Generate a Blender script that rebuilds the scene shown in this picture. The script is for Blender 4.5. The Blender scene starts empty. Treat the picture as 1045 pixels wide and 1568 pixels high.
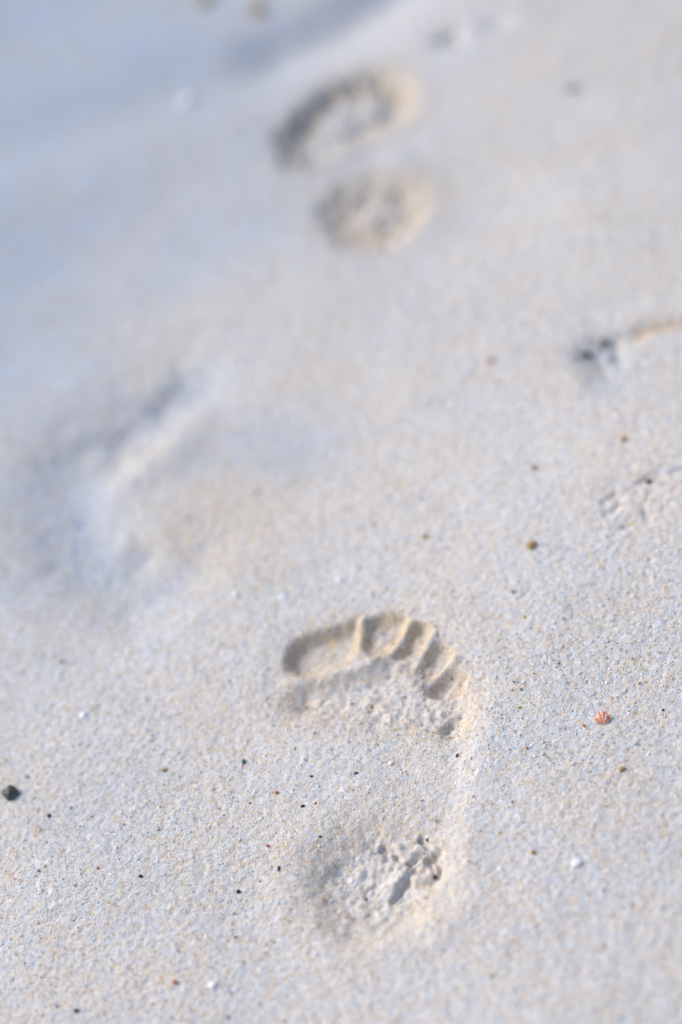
import bpy, math, random
import numpy as np
from mathutils import Vector, Matrix, noise as mnoise

random.seed(7)
rng = np.random.default_rng(11)
scene = bpy.context.scene

# ------------------------------------------------------------------ camera
H = 1.0
PITCH = math.radians(42.3)
ROLL = math.radians(19)
LENS = 85.0
FPX = LENS / 36.0 * 1568.0
F = Vector((0, math.cos(PITCH), -math.sin(PITCH)))
R0 = Vector((1, 0, 0))
U0 = Vector((0, math.sin(PITCH), math.cos(PITCH)))
R = R0 * math.cos(ROLL) - U0 * math.sin(ROLL)
U = U0 * math.cos(ROLL) + R0 * math.sin(ROLL)
CAM = Vector((0, 0, H))


def G(px, py):
    """pixel coordinate projected onto the beach plane (metres)"""
    d = F * FPX + R * (px - 522.5) - U * (py - 784.0)
    t = -H / d.z
    return (d.x * t, d.y * t)


def GP(pts):
    return np.array([G(*p) for p in pts])


cam_data = bpy.data.cameras.new("camera")
cam = bpy.data.objects.new("camera", cam_data)
scene.collection.objects.link(cam)
rot = Matrix((R, U, -F)).transposed()
cam.matrix_world = Matrix.Translation(CAM) @ rot.to_4x4()
cam_data.sensor_fit = 'VERTICAL'
cam_data.sensor_height = 36.0
cam_data.sensor_width = 24.0
cam_data.lens = LENS
cam_data.clip_start = 0.05
cam_data.clip_end = 2000
fx, fy = G(600, 1185)
cam_data.dof.use_dof = True
cam_data.dof.focus_distance = (Vector((fx, fy, 0)) - CAM).dot(F)
cam_data.dof.aperture_fstop = 2.0
cam_data.dof.aperture_blades = 0
scene.camera = cam

# ------------------------------------------------------------------ grid
corners = GP([(-60, -60), (1105, -60), (-60, 1630), (1105, 1630)])
x0, x1 = corners[:, 0].min() - 0.03, corners[:, 0].max() + 0.03
y0, y1 = corners[:, 1].min() - 0.03, corners[:, 1].max() + 0.03
D = 0.0009
nx = int((x1 - x0) / D) + 1
ny = int((y1 - y0) / D) + 1
xs = x0 + np.arange(nx) * D
ys = y0 + np.arange(ny) * D
print("GRID", nx, ny, x0, x1, y0, y1)
X, Y = np.meshgrid(xs, ys)
Z = np.zeros_like(X)
WARM_TINT = np.zeros_like(X)     # warm bounced light painted on print walls, brownish tone on floors
COOL_SHADE = np.zeros_like(X)      # painted bluish vignette towards the far left, plus hollow shade
HOLLOW_SHADE = np.zeros_like(X)     # blue shade painted into the hollows
ROUGH = np.zeros_like(X)


def sstep(t):
    t = np.clip(t, 0, 1)
    return t * t * (3 - 2 * t)


def fnoise(sig_m, seed):
    r = np.random.default_rng(seed)
    w = r.standard_normal((ny, nx)).astype(np.float32)
    s = sig_m / D
    ky = np.fft.fftfreq(ny)[:, None]
    kx = np.fft.rfftfreq(nx)[None, :]
    g = np.exp(-2 * (math.pi ** 2) * s * s * (kx ** 2 + ky ** 2))
    o = np.fft.irfft2(np.fft.rfft2(w) * g, s=(ny, nx))
    return o / o.std()


N_wob = fnoise(0.006, 1)
N_wob2 = fnoise(0.0022, 2)
N4 = fnoise(0.0020, 3)
N4b = fnoise(0.0012, 33)


def smooth_closed(P, n=6):
    out = []
    m = len(P)
    for i in range(m):
        p0, p1, p2, p3 = P[i - 1], P[i], P[(i + 1) % m], P[(i + 2) % m]
        for k in range(n):
            t = k / n
            out.append(0.5 * ((2 * p1) + (-p0 + p2) * t + (2 * p0 - 5 * p1 + 4 * p2 - p3) * t * t
                              + (-p0 + 3 * p1 - 3 * p2 + p3) * t ** 3))
    return np.array(out)


def smooth_open(P, n=8):
    Q = [2 * P[0] - P[1]] + list(P) + [2 * P[-1] - P[-2]]
    out = []
    for i in range(1, len(Q) - 2):
        p0, p1, p2, p3 = Q[i - 1], Q[i], Q[i + 1], Q[i + 2]
        for k in range(n):
            t = k / n
            out.append(0.5 * ((2 * p1) + (-p0 + p2) * t + (2 * p0 - 5 * p1 + 4 * p2 - p3) * t * t
                              + (-p0 + 3 * p1 - 3 * p2 + p3) * t ** 3))
    out.append(P[-1])
    return np.array(out)


def window(P, pad):
    a = max(0, int((P[:, 0].min() - pad - x0) / D)); b = min(nx, int((P[:, 0].max() + pad - x0) / D) + 1)
    c = max(0, int((P[:, 1].min() - pad - y0) / D)); d = min(ny, int((P[:, 1].max() + pad - y0) / D) + 1)
    return (slice(c, d), slice(a, b))


def seg_dist(Xw, Yw, P, closed):
    best = np.full(Xw.shape, 1e9)
    inside = np.zeros(Xw.shape, bool)
    m = len(P)
    for i in range(m if closed else m - 1):
        ax, ay = P[i]; bx, by = P[(i + 1) % m]
        dx, dy = bx - ax, by - ay
        L = dx * dx + dy * dy + 1e-14
        t = np.clip(((Xw - ax) * dx + (Yw - ay) * dy) / L, 0, 1)
        dd = (Xw - ax - t * dx) ** 2 + (Yw - ay - t * dy) ** 2
        best = np.minimum(best, dd)
        if closed:
            c = ((ay > Yw) != (by > Yw)) & (Xw < (bx - ax) * (Yw - ay) / (by - ay + 1e-14) + ax)
            inside ^= c
    best = np.sqrt(best)
    return np.where(inside, -best, best) if closed else best


def hollow(pts, depth, w, wob=0.0012, rim=0.0, warm_tint=0.0, rough=0.0, off=0.3):
    """press a soft-walled hollow into the sand; w = wall width in m"""
    P = smooth_closed(GP(pts))
    sl = window(P, w + 0.03)
    sd = seg_dist(X[sl], Y[sl], P, True) + wob * N_wob[sl] + wob * 0.35 * N_wob2[sl]
    s = sstep(off - sd / w)
    Z[sl] -= depth * s
    if rim:
        Z[sl] += rim * np.exp(-((sd - w * off - 0.004) / 0.007) ** 2)
    if warm_tint:
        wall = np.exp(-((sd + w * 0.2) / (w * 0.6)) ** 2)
        WARM_TINT[sl] = np.maximum(WARM_TINT[sl], warm_tint * np.maximum(wall, 0.45 * s))
    if rough:
        ROUGH[sl] = np.maximum(ROUGH[sl], rough * s)
    return sd, sl


def stroke(pts, h, w, wob=0.0, warm_tint=0.0, soft=False, hollow_shade=0.0):
    P = smooth_open(GP(pts))
    sl = window(P, w * 3)
    sd = seg_dist(X[sl], Y[sl], P, False) + wob * (N_wob[sl] if soft else N_wob2[sl])
    g = np.exp(-(sd / w) ** 2)
    Z[sl] += h * g
    if warm_tint:
        WARM_TINT[sl] = np.maximum(WARM_TINT[sl], warm_tint * g)
    if hollow_shade:
        HOLLOW_SHADE[sl] = np.maximum(HOLLOW_SHADE[sl], hollow_shade * g)
    return sd, sl


def wedge(a, bpt, h, wa, wb):
    """ridge that starts thin and low at a and widens / rises towards bpt"""
    A = np.array(G(*a)); B = np.array(G(*bpt)); P = np.array([A, B])
    sl = window(P, wb * 3)
    d = B - A; L = (d ** 2).sum()
    t = ((X[sl] - A[0]) * d[0] + (Y[sl] - A[1]) * d[1]) / L
    tc_ = np.clip(t, 0, 1)
    dist = np.hypot(X[sl] - A[0] - tc_ * d[0], Y[sl] - A[1] - tc_ * d[1]) + 0.0007 * N_wob2[sl]
    wd = wa + (wb - wa) * tc_
    Z[sl] += h * (0.30 + 0.70 * tc_) * np.exp(-(np.abs(dist) / wd) ** 2.6)


def blob(px, py, h, r, e=1.0):
    gx, gy = G(px, py)
    P = np.array([[gx, gy]])
    sl = window(P, r * 3.2)
    d = np.sqrt((X[sl] - gx) ** 2 + ((Y[sl] - gy) * e) ** 2) + r * 0.12 * N_wob2[sl]
    Z[sl] += h * np.exp(-(d / r) ** 2)


# ---- broad undulation of the beach
Z += 0.0020 * fnoise(0.07, 5) + 0.00035 * fnoise(0.020, 6)

# ---- swash trough in the far left
stroke([(-60, 250), (120, 190), (300, 135), (430, 95), (540, 40), (640, -40)], -0.006, 0.045)
stroke([(420, 75), (520, 30), (600, -20)], -0.008, 0.027, hollow_shade=0.7)
stroke([(-60, 350), (150, 255), (330, 180), (480, 125), (640, 75), (800, 10)], 0.0020, 0.050)

# ================= footprint A (near, right foot)
hollow([(432, 1010), (455, 972), (520, 950), (600, 938), (665, 952), (712, 1000), (732, 1060), (722, 1120),
        (702, 1200), (692, 1280), (690, 1350), (650, 1410), (580, 1440), (510, 1430), (470, 1380), (468, 1320),
        (520, 1255), (590, 1200), (560, 1150), (480, 1120), (432, 1085)], 0.0020, 0.030, rim=0.0003, off=0.4)
hollow([(445, 1056), (490, 1038), (550, 1024), (600, 1002), (650, 1020), (705, 1040), (716, 1075), (708, 1112),
        (680, 1132), (600, 1116), (520, 1104), (460, 1100), (438, 1082)], 0.0034, 0.018, warm_tint=0.4, rough=0.5)
hollow([(440, 1014), (453, 985), (492, 965), (530, 954), (551, 948), (550, 985), (532, 1012), (495, 1024), (453, 1032)],
       0.0060, 0.0115, warm_tint=1.0, rough=0.08)
# the four smaller toe pads
hollow([(556, 990), (557, 962), (574, 946), (604, 943), (622, 948), (616, 972), (596, 990), (574, 997)],
       0.0046, 0.0084, wob=0.0009, warm_tint=1.0, rough=0.35, off=0.4)
hollow([(606, 1000), (620, 982), (636, 964), (654, 962), (662, 976), (648, 994), (628, 1006)],
       0.0038, 0.0072, wob=0.0010, warm_tint=1.0, rough=0.5, off=0.4)
hollow([(636, 1022), (652, 1006), (668, 990), (684, 994), (690, 1008), (674, 1024), (654, 1030)],
       0.0040, 0.0068, wob=0.0010, warm_tint=0.9, rough=0.7, off=0.4)
hollow([(662, 1052), (676, 1036), (692, 1026), (708, 1032), (710, 1048), (692, 1060), (672, 1062)],
       0.0042, 0.0064, wob=0.0010, warm_tint=0.8, rough=1.0, off=0.4)
hollow([(553, 1006), (575, 975), (620, 970), (660, 990), (694, 1020), (700, 1056), (664, 1060), (640, 1038), (610, 1018), (580, 1012)],
       0.0018, 0.010, warm_tint=0.6, rough=0.4)
hollow([(674, 1114), (686, 1097), (706, 1094), (711, 1110), (696, 1127), (680, 1127)], 0.0030, 0.006, warm_tint=0.5, rough=1.0)
# sand squeezed up between the toes
wedge((551, 986), (558, 955), 0.0024, 0.0024, 0.0040)
wedge((612, 982), (630, 960), 0.0020, 0.0020, 0.0042)
wedge((642, 1002), (664, 980), 0.0022, 0.0020, 0.0040)
wedge((668, 1032), (694, 1014), 0.0018, 0.0022, 0.0036)
for q in ((566, 976), (625, 990), (658, 1008), (682, 1043)):
    blob(q[0], q[1], -0.0018, 0.0042)
stroke([(447, 1046), (490, 1037), (535, 1026), (570, 1014)], 0.0014, 0.0050, wob=0.0006)
stroke([(560, 1068), (600, 1085), (650, 1095), (672, 1090)], 0.0012, 0.003, wob=0.001)
blob(630, 1050, 0.0012, 0.008); blob(455, 1082, -0.0010, 0.009)
# outer edge of the sole
stroke([(716, 1110), (704, 1150), (694, 1200), (684, 1255)], -0.0014, 0.009, wob=0.0006)
stroke([(735, 1100), (724, 1150), (712, 1205), (704, 1260), (702, 1330)], 0.0006, 0.010, wob=0.0006)
# heel
hollow([(474, 1335), (495, 1290), (560, 1262), (632, 1256), (678, 1292), (686, 1345), (660, 1400), (600, 1430),
        (540, 1433), (488, 1395)], 0.0056, 0.034, rim=0.0003, warm_tint=0.45, rough=0.65)
blob(610, 1338, 0.0018, 0.012)
blob(648, 1318, 0.0016, 0.008)
for pts in ([(580, 1288), (600, 1300), (622, 1308), (645, 1298), (660, 1310), (672, 1338)],
            [(596, 1368), (612, 1345), (628, 1324), (645, 1322)],
            [(655, 1348), (668, 1336)],
            [(640, 1280), (655, 1290), (664, 1300)]):
    stroke(pts, -0.0038, 0.0018, wob=0.0012)
stroke([(552, 1362), (566, 1345), (572, 1330)], -0.0015, 0.0018, wob=0.0010)
stroke([(590, 1362), (604, 1338), (622, 1318), (640, 1312)], 0.0012, 0.0025, wob=0.0008)
stroke([(575, 1280), (600, 1290), (622, 1298), (645, 1290)], 0.0010, 0.0025, wob=0.0008)

# ================= footprint B (far, right foot)
hollow([(445, 250), (436, 210), (455, 180), (490, 142), (530, 117), (590, 113), (626, 130), (632, 160), (615, 188),
        (570, 208), (525, 232), (484, 258)], 0.0042, 0.028, rim=0.0004, warm_tint=0.6, rough=1.0)
stroke([(460, 242), (452, 215), (466, 192)], -0.0056, 0.013, wob=0.003, warm_tint=0.4)
stroke([(482, 170), (510, 146), (540, 132)], -0.0058, 0.012, wob=0.003, warm_tint=0.8)
stroke([(566, 128), (594, 132), (612, 150)], -0.0044, 0.010, wob=0.003, warm_tint=1.0)
stroke([(462, 205), (478, 180), (500, 155)], -0.0026, 0.010, wob=0.003, warm_tint=0.7)
blob(486, 182, 0.0014, 0.010)
blob(515, 198, 0.0030, 0.016)
blob(570, 172, 0.0024, 0.013)
blob(548, 208, -0.0022, 0.010); blob(598, 176, -0.0026, 0.010); blob(540, 170, -0.0020, 0.008); blob(500, 225, -0.0016, 0.009)
# shallow waist joining ball and heel
hollow([(480, 262), (525, 235), (590, 215), (600, 250), (590, 290), (530, 300), (505, 290)], 0.0016, 0.030)
hollow([(508, 342), (514, 302), (556, 282), (606, 277), (640, 294), (648, 322), (630, 350), (588, 366), (538, 364)],
       0.0062, 0.036, rim=0.0004, warm_tint=0.75, rough=1.0)
stroke([(514, 320), (522, 347), (554, 364), (605, 360)], -0.0032, 0.012, wob=0.003)
for i, q in enumerate(((560, 305), (590, 325), (612, 298), (562, 335), (625, 332), (590, 295))):
    blob(q[0], q[1], (-0.0018, 0.0014)[i % 2], 0.009)

# ================= footprint C (middle, left foot)
stroke([(262, 605), (212, 640), (160, 685), (118, 740), (125, 800), (165, 855), (230, 895)], -0.0062, 0.033, wob=0.0025, soft=True, hollow_shade=0.75)
stroke([(120, 680), (95, 740), (110, 820), (160, 880)], -0.0040, 0.038, soft=True, hollow_shade=0.6)
hollow([(150, 700), (160, 650), (215, 610), (262, 600), (285, 630), (262, 665), (215, 705), (175, 725)],
       0.0030, 0.036, warm_tint=0.2, rough=0.8)
stroke([(292, 645), (270, 678), (238, 704), (205, 735)], 0.0022, 0.015, wob=0.003, soft=True)
stroke([(180, 750), (190, 790), (235, 850)], 0.0012, 0.024, wob=0.003, soft=True)
blob(160, 757, 0.0018, 0.014)
for q in ((150, 690, 0.0020), (185, 665, -0.0020), (225, 640, 0.0016), (200, 690, 0.0015), (240, 620, -0.0016), (140, 780, -0.0018), (180, 830, 0.0014), (205, 860, -0.0014)):
    blob(q[0], q[1], q[2], 0.010)
hollow([(255, 795), (290, 765), (350, 765), (380, 800), (365, 845), (310, 865), (265, 842)], 0.0018, 0.050, warm_tint=0.4, rough=0.3)
stroke([(240, 895), (290, 912), (360, 910)], 0.0012, 0.030)
stroke([(300, 700), (370, 690), (450, 690)], -0.0008, 0.030, hollow_shade=0.4)
blob(245, 590, 0.0025, 0.012)

# ================= disturbed sand on the right
hollow([(880, 545), (900, 520), (940, 505), (980, 508), (970, 540), (945, 575), (915, 590), (890, 575)],
       0.0034, 0.022, warm_tint=0.1, rough=1.0)
stroke([(900, 540), (940, 550), (930, 590)], -0.0008, 0.015, hollow_shade=0.6)
stroke([(975, 515), (990, 506), (1020, 499), (1070, 492)], -0.0017, 0.006, wob=0.001, warm_tint=0.9)
stroke([(970, 490), (1010, 480), (1070, 470)], 0.0012, 0.012, wob=0.002)
stroke([(930, 775), (943, 768), (950, 783), (935, 798)], -0.0014, 0.0022, wob=0.001)
stroke([(960, 818), (985, 812), (990, 795)], -0.0014, 0.0022, wob=0.001)
stroke([(985, 748), (1005, 738), (1050, 730)], -0.0018, 0.003, wob=0.001)
hollow([(905, 800), (930, 755), (980, 745), (1040, 750), (1030, 800), (980, 830), (930, 835)], 0.0005, 0.03, rough=0.35)
for (a, b, h, r) in ((690, 68, -0.006, 0.011), (760, 50, -0.003, 0.012)):
    blob(a, b, h, r)


# footprint masks (before grain)
def fmask(pts):
    P = smooth_closed(GP(pts))
    sl = window(P, 0.01)
    m = np.zeros(X.shape, bool)
    m[sl] = seg_dist(X[sl], Y[sl], P, True) < 0
    return m
maskA = fmask([(425, 1010), (450, 962), (520, 940), (600, 928), (675, 942), (725, 1000), (745, 1060), (735, 1120),
               (715, 1200), (705, 1280), (700, 1350), (660, 1420), (580, 1450), (500, 1440), (458, 1380), (458, 1320),
               (510, 1245), (570, 1190), (545, 1150), (480, 1130), (422, 1085)])
maskB = fmask([(430, 260), (420, 210), (445, 170), (480, 130), (530, 100), (600, 98), (650, 125), (650, 190),
               (620, 240), (670, 275), (685, 325), (650, 370), (590, 385), (525, 375), (495, 330), (500, 280), (470, 275)])
maskC = fmask([(80, 740), (110, 680), (160, 630), (230, 580), (300, 590), (320, 650), (300, 720), (400, 760), (410, 830),
               (370, 890), (290, 915), (210, 910), (140, 870), (90, 800)])

# ---- bluish vignette painted towards the far left
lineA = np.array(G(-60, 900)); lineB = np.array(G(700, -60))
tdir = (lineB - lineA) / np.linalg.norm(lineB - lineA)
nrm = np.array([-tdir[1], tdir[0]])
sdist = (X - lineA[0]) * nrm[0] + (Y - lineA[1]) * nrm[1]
COOL_SHADE = sstep((sdist + 0.20 + 0.03 * fnoise(0.05, 9)) / 0.42)
COOL_SHADE = np.maximum(COOL_SHADE, HOLLOW_SHADE)

# ---- grain relief
ridged = 1 - np.abs(fnoise(0.0022, 21)) * 1.4
Z += ROUGH * (0.00048 * N4 + 0.00022 * ridged + 0.00045 * N4b)
Z += 0.00003 * N4 + 0.00011 * fnoise(0.0010, 22) + 0.00009 * fnoise(0.007, 23)
Z += 0.00011 * rng.standard_normal(Z.shape)
pits = fnoise(0.0011, 25)
Z -= 0.0005 * np.clip(pits - 2.0, 0, 2)
Z += 0.0003 * np.clip(-pits - 2.0, 0, 2)

edge = np.minimum(np.minimum(X - x0, x1 - X), np.minimum(Y - y0, y1 - Y))
Z *= sstep(edge / 0.03)


def zat(x, y):
    i = min(max(int((y - y0) / D), 0), ny - 1); j = min(max(int((x - x0) / D), 0), nx - 1)
    return Z[i, j]


# ------------------------------------------------------------------ materials
def new_mat(name):
    m = bpy.data.materials.new(name); m.use_nodes = True
    nt = m.node_tree
    for n in list(nt.nodes):
        nt.nodes.remove(n)
    out = nt.nodes.new('ShaderNodeOutputMaterial')
    b = nt.nodes.new('ShaderNodeBsdfPrincipled')
    nt.links.new(b.outputs[0], out.inputs[0])
    return m, nt, b


def ramp(nt, stops, interp='LINEAR'):
    r = nt.nodes.new('ShaderNodeValToRGB')
    r.color_ramp.interpolation = interp
    els = r.color_ramp.elements
    while len(els) > 1:
        els.remove(els[-1])
    els[0].position = stops[0][0]; els[0].color = (*stops[0][1], 1)
    for p, c in stops[1:]:
        e = els.new(p); e.color = (*c, 1)
    return r


def mix(nt, a, b, fac, mode='MIX'):
    m = nt.nodes.new('ShaderNodeMix'); m.data_type = 'RGBA'; m.blend_type = mode
    for sock, v in ((m.inputs[0], fac), (m.inputs[6], a), (m.inputs[7], b)):
        if isinstance(v, bpy.types.NodeSocket):
            nt.links.new(v, sock)
        elif isinstance(v, tuple):
            sock.default_value = (*v, 1)
        else:
            sock.default_value = v
    return m.outputs[2]


GRAIN = [(0.0, (0.88, 0.87, 0.85)), (0.20, (0.73, 0.69, 0.64)), (0.38, (0.72, 0.61, 0.47)), (0.54, (0.68, 0.73, 0.80)),
         (0.68, (0.68, 0.45, 0.20)), (0.75, (0.84, 0.82, 0.79)), (0.88, (0.30, 0.33, 0.38)), (0.935, (0.55, 0.26, 0.15)),
         (0.955, (0.93, 0.93, 0.93)), (0.985, (0.08, 0.075, 0.07))]

sand, nt, b = new_mat("coral_sand")
tc = nt.nodes.new('ShaderNodeTexCoord')


def vor(scale, feat='F1'):
    v = nt.nodes.new('ShaderNodeTexVoronoi'); v.feature = feat
    v.inputs['Scale'].default_value = scale
    nt.links.new(tc.outputs['Object'], v.inputs['Vector'])
    return v


def noi(scale, det=2.0):
    v = nt.nodes.new('ShaderNodeTexNoise')
    v.inputs['Scale'].default_value = scale; v.inputs['Detail'].default_value = det
    nt.links.new(tc.outputs['Object'], v.inputs['Vector'])
    return v


def sepx(sock):
    s = nt.nodes.new('ShaderNodeSeparateColor'); nt.links.new(sock, s.inputs[0]); return s.outputs[0]


v1 = vor(1050); v2 = vor(600); v3 = vor(280)
r1 = ramp(nt, GRAIN, 'CONSTANT'); nt.links.new(sepx(v1.outputs['Color']), r1.inputs[0])
r2 = ramp(nt, [(0, (0.80, 0.78, 0.76)), (0.36, (0.73, 0.70, 0.66)), (0.62, (0.78, 0.58, 0.30)), (0.71, (0.60, 0.70, 0.82)),
               (0.84, (0.99, 0.99, 0.99)), (0.92, (0.34, 0.35, 0.38)), (0.965, (0.64, 0.38, 0.22))], 'CONSTANT')
nt.links.new(sepx(v2.outputs['Color']), r2.inputs[0])
r3 = ramp(nt, [(0, (0.75, 0.74, 0.72)), (0.45, (0.77, 0.72, 0.66)), (0.68, (0.66, 0.73, 0.84)), (0.83, (0.82, 0.68, 0.46)), (0.92, (0.97, 0.97, 0.97))], 'CONSTANT')
nt.links.new(sepx(v3.outputs['Color']), r3.inputs[0])
c = mix(nt, r1.outputs[0], r2.outputs[0], 0.40)
c = mix(nt, c, r3.outputs[0], 0.28)
n1 = noi(14, 4)
rn = ramp(nt, [(0.35, (0.965, 0.97, 0.985)), (0.65, (1.0, 0.96, 0.915))]); nt.links.new(n1.outputs[0], rn.inputs[0])
c = mix(nt, c, rn.outputs[0], 1.0, 'MULTIPLY')
ad = nt.nodes.new('ShaderNodeAttribute'); ad.attribute_name = 'warm_tint'
aw = nt.nodes.new('ShaderNodeAttribute'); aw.attribute_name = 'cool_shade'
cd = mix(nt, c, (0.88, 0.66, 0.37), 1.0, 'MULTIPLY')  # warm glow of the print walls, put into the sand colour
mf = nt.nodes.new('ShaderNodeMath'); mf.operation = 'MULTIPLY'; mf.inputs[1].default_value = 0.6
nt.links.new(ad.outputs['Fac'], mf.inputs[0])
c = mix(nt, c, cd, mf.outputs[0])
cw = mix(nt, c, (0.65, 0.765, 0.93), 1.0, 'MULTIPLY')  # bluish shade and vignette, put into the sand colour
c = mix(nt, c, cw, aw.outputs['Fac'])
nt.links.new(c, b.inputs['Base Color'])
b.inputs['Roughness'].default_value = 0.85
b.inputs['Specular IOR Level'].default_value = 0.25
bn = noi(1200, 3)
bp = nt.nodes.new('ShaderNodeBump'); bp.inputs['Strength'].default_value = 0.45; bp.inputs['Distance'].default_value = 0.0006
nt.links.new(bn.outputs[0], bp.inputs['Height'])
bp2 = nt.nodes.new('ShaderNodeBump'); bp2.invert = True; bp2.inputs['Strength'].default_value = 0.45; bp2.inputs['Distance'].default_value = 0.0007
nt.links.new(v1.outputs['Distance'], bp2.inputs['Height']); nt.links.new(bp.outputs[0], bp2.inputs['Normal'])
nt.links.new(bp2.outputs[0], b.inputs['Normal'])

# ------------------------------------------------------------------ ground mesh
def build(name, V, faces, attrs, mat):
    me = bpy.data.meshes.new(name)
    me.vertices.add(len(V)); me.vertices.foreach_set('co', V.astype(np.float32).ravel())
    nf = len(faces)
    me.loops.add(nf * 4); me.loops.foreach_set('vertex_index', faces.astype(np.int32).ravel())
    me.polygons.add(nf); me.polygons.foreach_set('loop_start', np.arange(nf, dtype=np.int32) * 4)
    me.update(calc_edges=True)
    me.polygons.foreach_set('use_smooth', np.ones(nf, bool))
    for k, a in attrs.items():
        at = me.attributes.new(k, 'FLOAT', 'POINT'); at.data.foreach_set('value', a.astype(np.float32))
    me.materials.append(mat)
    ob = bpy.data.objects.new(name, me); scene.collection.objects.link(ob)
    return ob


steps = [D * 3]
while sum(steps) < 600:
    steps.append(steps[-1] * 1.35)
off = np.cumsum(steps)
n_o = len(off)
xa = np.concatenate([x0 - off[::-1], xs, xs[-1] + off])
ya = np.concatenate([y0 - off[::-1], ys, ys[-1] + off])
XA, YA = np.meshgrid(xa, ya)


def padz(A):
    return np.pad(A, n_o, mode='edge')


ZA = np.pad(Z, n_o, mode='constant')
rr = np.hypot(XA, YA - 1)
ZA += 0.004 * np.sin(XA * 7.1 + 1.3 * np.sin(YA * 3.3)) * sstep((rr - 0.9) / 1.0) * np.exp(-rr / 60)
V = np.stack([XA.ravel(), YA.ravel(), ZA.ravel()], 1)
NX, NY = len(xa), len(ya)
idx = np.arange(NX * NY).reshape(NY, NX)
faces = np.stack([idx[:-1, :-1], idx[:-1, 1:], idx[1:, 1:], idx[1:, :-1]], -1)
dA = padz(WARM_TINT).ravel(); wA = padz(COOL_SHADE).ravel()
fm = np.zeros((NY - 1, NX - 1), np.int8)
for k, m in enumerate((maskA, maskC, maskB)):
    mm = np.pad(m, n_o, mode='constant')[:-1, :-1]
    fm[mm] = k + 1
build("sand_beach_ground", V, faces[fm == 0], {'warm_tint': dA, 'cool_shade': wA}, sand)
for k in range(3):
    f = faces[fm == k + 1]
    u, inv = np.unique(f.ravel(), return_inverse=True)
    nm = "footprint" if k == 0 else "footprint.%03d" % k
    build(nm, V[u], inv.reshape(-1, 4), {'warm_tint': dA[u], 'cool_shade': wA[u]}, sand)

# ------------------------------------------------------------------ coarse grains (one object)
grain_mat, nt, b = new_mat("coarse_grains")
geo = nt.nodes.new('ShaderNodeNewGeometry')
rg = ramp(nt, [(0.0, (0.90, 0.89, 0.88)), (0.30, (0.76, 0.72, 0.67)), (0.42, (0.74, 0.58, 0.38)), (0.54, (0.62, 0.68, 0.76)),
               (0.67, (0.68, 0.44, 0.16)), (0.76, (0.86, 0.84, 0.82)), (0.88, (0.24, 0.27, 0.31)), (0.925, (0.56, 0.22, 0.13)),
               (0.945, (0.94, 0.94, 0.94)), (0.982, (0.06, 0.055, 0.05))], 'CONSTANT')
nt.links.new(geo.outputs['Random Per Island'], rg.inputs[0])
nt.links.new(rg.outputs[0], b.inputs['Base Color'])
b.inputs['Roughness'].default_value = 0.5

base = np.array([[1, 0, 0], [-1, 0, 0], [0, 1, 0], [0, -1, 0], [0, 0, 1], [0, 0, -1]], float)
tri = np.array([[0, 2, 4], [2, 1, 4], [1, 3, 4], [3, 0, 4], [2, 0, 5], [1, 2, 5], [3, 1, 5], [0, 3, 5]])
NG = 120000
gxs = rng.uniform(x0 + 0.02, x1 - 0.02, NG); gys = rng.uniform(y0 + 0.02, y1 - 0.02, NG)
ii = ((gys - y0) / D).astype(int); jj = ((gxs - x0) / D).astype(int)
dens = fnoise(0.03, 40)[ii, jj] * 0.25 + 0.6
dens = dens * (1 - 0.55 * COOL_SHADE[ii, jj])
keep = rng.random(NG) < dens
gxs, gys, ii, jj = gxs[keep], gys[keep], ii[keep], jj[keep]
NG = len(gxs)
sz = 0.00029 + 0.00025 * rng.random(NG) + 0.0007 * rng.random(NG) ** 12
gz = Z[ii, jj] + sz * 0.2
th = rng.uniform(0, 2 * math.pi, NG)
VV = base[None] * sz[:, None, None] * rng.uniform(0.6, 1.3, (NG, 6, 1)) * np.array([1.15, 0.9, 0.75])
VV += rng.normal(0, 0.15, VV.shape) * sz[:, None, None]
cx, sx = np.cos(th)[:, None], np.sin(th)[:, None]
vx = VV[..., 0] * cx - VV[..., 1] * sx; vy = VV[..., 0] * sx + VV[..., 1] * cx
VV = np.stack([vx + gxs[:, None], vy + gys[:, None], VV[..., 2] + gz[:, None]], -1).reshape(-1, 3)
FF = (tri[None] + (np.arange(NG) * 6)[:, None, None]).reshape(-1, 3)
me = bpy.data.meshes.new("coarse_sand_grains")
me.vertices.add(len(VV)); me.vertices.foreach_set('co', VV.astype(np.float32).ravel())
me.loops.add(len(FF) * 3); me.loops.foreach_set('vertex_index', FF.astype(np.int32).ravel())
me.polygons.add(len(FF)); me.polygons.foreach_set('loop_start', np.arange(len(FF), dtype=np.int32) * 3)
me.update(calc_edges=True)
me.polygons.foreach_set('use_smooth', np.zeros(len(FF), bool))
me.materials.append(grain_mat)
scene.collection.objects.link(bpy.data.objects.new("coarse_sand_grains", me))

# ------------------------------------------------------------------ pebbles, shell bits, specks
import bmesh


def solid_mat(name, col, col2, rough=0.6, sc=900):
    m, nt, b = new_mat(name)
    tc = nt.nodes.new('ShaderNodeTexCoord'); n = nt.nodes.new('ShaderNodeTexNoise')
    n.inputs['Scale'].default_value = sc
    nt.links.new(tc.outputs['Object'], n.inputs['Vector'])
    r = ramp(nt, [(0.35, col), (0.65, col2)]); nt.links.new(n.outputs[0], r.inputs[0])
    nt.links.new(r.outputs[0], b.inputs['Base Color']); b.inputs['Roughness'].default_value = rough
    return m


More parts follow.
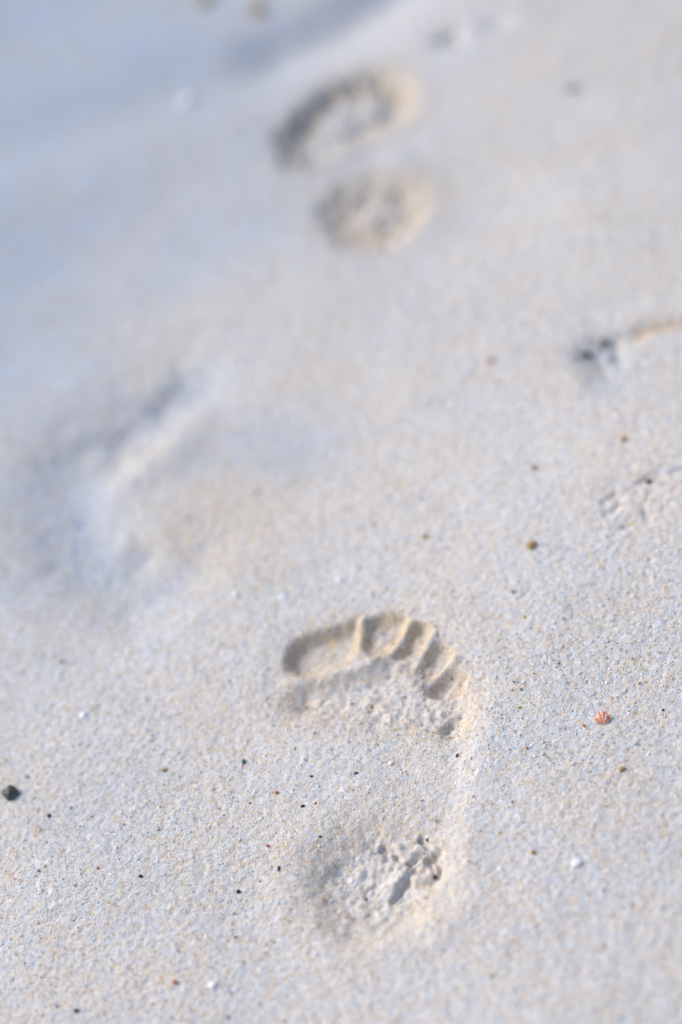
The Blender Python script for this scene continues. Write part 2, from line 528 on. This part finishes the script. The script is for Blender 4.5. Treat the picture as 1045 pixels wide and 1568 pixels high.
M_dark = solid_mat("dark_stone", (0.05, 0.06, 0.05), (0.14, 0.14, 0.11))
M_brown = solid_mat("ochre_stone", (0.40, 0.26, 0.09), (0.52, 0.38, 0.17))
M_white = solid_mat("white_shell", (0.85, 0.85, 0.86), (0.93, 0.93, 0.94), 0.35)
M_black = solid_mat("charred_bit", (0.02, 0.018, 0.015), (0.05, 0.04, 0.035))
M_red = solid_mat("red_coral", (0.50, 0.18, 0.10), (0.62, 0.30, 0.18))
M_green = solid_mat("green_glass", (0.03, 0.12, 0.09), (0.06, 0.2, 0.15), 0.3)
M_gray = solid_mat("gray_stone", (0.28, 0.28, 0.28), (0.42, 0.40, 0.38))


def pebble(name, px, py, wpx, mat, el=1.0, ang=0.0, flat=0.7, sink=0.3, seed=0):
    gx, gy = G(px, py)
    depth = (Vector((gx, gy, 0)) - CAM).dot(F)
    r = wpx * 0.5 * depth / FPX
    bm = bmesh.new(); bmesh.ops.create_icosphere(bm, subdivisions=3, radius=1.0)
    for v in bm.verts:
        p = v.co.copy()
        k = 1 + 0.35 * mnoise.noise(p * 1.3 + Vector((seed * 3.1, 0, 0))) + 0.14 * mnoise.noise(p * 4 + Vector((seed, 5, 0)))
        v.co = Vector((p.x * r * el, p.y * r, p.z * r * flat)) * k
    me = bpy.data.meshes.new(name); bm.to_mesh(me); bm.free()
    for p in me.polygons: p.use_smooth = True
    me.materials.append(mat)
    ob = bpy.data.objects.new(name, me)
    ob.location = (gx, gy, zat(gx, gy) + r * flat * (1 - 2 * sink) * 0.6)
    ob.rotation_euler = (0, 0, ang)
    scene.collection.objects.link(ob)
    return ob


s = 0
for (px, py, w, m, el, a) in [
    (18, 1217, 25, M_dark, 1.0, 0.3), (957, 680, 11, M_brown, 1, 0), (816, 843, 15, M_brown, 1.2, 0.5),
    (752, 552, 12, M_red, 1, 0), (395, 18, 24, M_brown, 1, 0), (315, 3, 24, M_brown, 1.1, 0),
    (652, 824, 9, M_brown, 1, 0), (819, 722, 9, M_brown, 1, 0), (695, 70, 15, M_gray, 1.3, 0),
    (896, 540, 15, M_dark, 1, 0), (922, 520, 18, M_gray, 1.2, 1), (938, 545, 13, M_gray, 1, 0), (878, 145, 15, M_gray, 1, 0),
    (953, 1180, 9, M_brown, 1.2, 0), (817, 1307, 8, M_brown, 1, 0), (95, 1012, 8, M_gray, 1, 0), (996, 747, 9, M_dark, 1.4, 0.4)]:
    s += 1
    pebble("pebble" if s == 1 else "pebble.%03d" % (s - 1), px, py, w, m, el, a, seed=s)
s = 0
for (px, py, w, el, a) in [(433, 915, 14, 1.1, 0), (128, 1094, 13, 1, 0), (287, 152, 24, 1.1, 0), (885, 1323, 15, 1.2, 0.2),
                           (327, 1508, 13, 1, 0.4), (340, 912, 8, 1, 0), (767, 1331, 8, 1, 0), (520, 888, 13, 1, 0),
                           (205, 1015, 8, 1, 0), (362, 912, 14, 0.8, 0), (598, 1166, 8, 1, 0), (532, 1332, 10, 1, 0)]:
    s += 1
    pebble("white_shell_fragment" if s == 1 else "white_shell_fragment.%03d" % (s - 1), px, py, w, M_white, el, a, flat=0.4, seed=30 + s)

# dark specks of debris: one mass
parts = []
for (px, py, w, el, a, m) in [
    (425, 1325, 4, 2.6, 1.2, M_black), (363, 1360, 7, 1, 0, M_black), (462, 1230, 5, 1.3, 0.1, M_black), (545, 1182, 4, 1.6, 0.1, M_black),
    (422, 1210, 6, 1, 0, M_red), (372, 1163, 7, 1, 0.5, M_green), (700, 1156, 4, 2, 1.0, M_black), (476, 1186, 4, 1, 0, M_black),
    (215, 1341, 6, 1, 0, M_black), (268, 1505, 8, 1, 0, M_red), (754, 1498, 6, 1, 0, M_brown), (120, 1553, 7, 1, 0, M_black),
    (488, 1275, 4, 1, 0, M_black), (360, 1432, 5, 1, 0, M_black), (250, 1177, 7, 1, 0, M_brown), (788, 915, 6, 1, 0, M_gray),
    (1016, 1090, 4, 1, 0, M_black), (60, 1335, 5, 1, 0, M_gray), (408, 1290, 5, 1, 0, M_red), (808, 1150, 5, 1, 0, M_red),
    (652, 1278, 5, 1.3, 0.7, M_black), (663, 1332, 6, 1.2, 0.5, M_black), (690, 1030, 5, 1, 0, M_black),
    (566, 1075, 5, 1, 0, M_brown), (350, 1558, 6, 1, 0, M_black), (76, 1250, 6, 1, 0, M_black), (980, 1050, 4, 1, 0, M_red),
    (150, 1330, 5, 1, 0, M_red), (555, 1362, 4, 1, 0, M_black), (925, 1450, 6, 1, 0, M_brown), (785, 1230, 5, 1, 0, M_gray)]:
    s += 1
    parts.append(pebble("speck", px, py, w, m, el, a, sink=0.1, seed=60 + s))
for o in bpy.context.view_layer.objects: o.select_set(False)
for o in parts: o.select_set(True)
bpy.context.view_layer.objects.active = parts[0]
bpy.ops.object.join()
parts[0].name = "debris_specks"

# striped shell
m_sh, nt, b = new_mat("striped_shell")
at = nt.nodes.new('ShaderNodeAttribute'); at.attribute_name = 'band'
rs = ramp(nt, [(0.0, (0.85, 0.14, 0.04)), (0.50, (0.88, 0.26, 0.08)), (0.62, (0.88, 0.76, 0.66))]); nt.links.new(at.outputs['Fac'], rs.inputs[0])
nt.links.new(rs.outputs[0], b.inputs['Base Color']); b.inputs['Roughness'].default_value = 0.35
bm = bmesh.new(); NA, NR = 48, 14
grid = []; bands = []
for i in range(NR + 1):
    row = []
    r = i / NR
    for j in range(NA + 1):
        a = -1.15 + 2.3 * j / NA
        ribs = 0.03 * math.cos(a * 26) * r
        edge_r = 1.0 - 0.12 * (a / 1.15) ** 2 + 0.05 * math.cos(a * 13)
        row.append(bm.verts.new((math.sin(a) * r * edge_r, math.cos(a) * r * edge_r,
                                 0.50 * math.sin(min(1, r * 1.0) * math.pi * 0.62) * math.cos(a * 0.95) + ribs)))
        bands.append(0.5 + 0.5 * math.cos(a * 10) * (1 if (i % 5) < 4 else -0.6))
    grid.append(row)
for i in range(NR):
    for j in range(NA):
        bm.faces.new((grid[i][j], grid[i][j + 1], grid[i + 1][j + 1], grid[i + 1][j]))
me = bpy.data.meshes.new("striped_shell"); bm.to_mesh(me); bm.free()
for p in me.polygons: p.use_smooth = True
at = me.attributes.new('band', 'FLOAT', 'POINT'); at.data.foreach_set('value', bands)
me.materials.append(m_sh)
sh = bpy.data.objects.new("striped_shell", me)
gx, gy = G(925, 1115)
sh.location = (gx, gy, zat(gx, gy) - 0.0003); sh.scale = (0.0052, 0.0085, 0.0052)
sh.rotation_euler = (0.15, 0, -0.25)
sol = sh.modifiers.new("thick", 'SOLIDIFY'); sol.thickness = 0.08
scene.collection.objects.link(sh)

# ------------------------------------------------------------------ light
EL = math.radians(37)
sdir = Vector((-0.78, 0.62, 0)).normalized()
sun_vec = Vector((sdir.x * math.cos(EL), sdir.y * math.cos(EL), math.sin(EL)))
ld = bpy.data.lights.new("sun", 'SUN'); ld.energy = 2.45; ld.angle = math.radians(40); ld.color = (1.0, 0.95, 0.90)
lo = bpy.data.objects.new("sun", ld); scene.collection.objects.link(lo)
lo.rotation_euler = sun_vec.to_track_quat('Z', 'Y').to_euler()
lo.location = sun_vec * 5

w = bpy.data.worlds.new("World"); scene.world = w; w.use_nodes = True
nt = w.node_tree
for n in list(nt.nodes): nt.nodes.remove(n)
out = nt.nodes.new('ShaderNodeOutputWorld'); bg = nt.nodes.new('ShaderNodeBackground')
sky = nt.nodes.new('ShaderNodeTexSky'); sky.sky_type = 'NISHITA'; sky.sun_disc = False
sky.sun_elevation = EL; sky.sun_rotation = math.atan2(sdir.x, sdir.y)
sky.dust_density = 2.0; sky.air_density = 1.0
nt.links.new(sky.outputs[0], bg.inputs[0]); nt.links.new(bg.outputs[0], out.inputs[0])
bg.inputs[1].default_value = 0.15

scene.view_settings.view_transform = 'Standard'
scene.view_settings.look = 'None'
scene.view_settings.exposure = 0
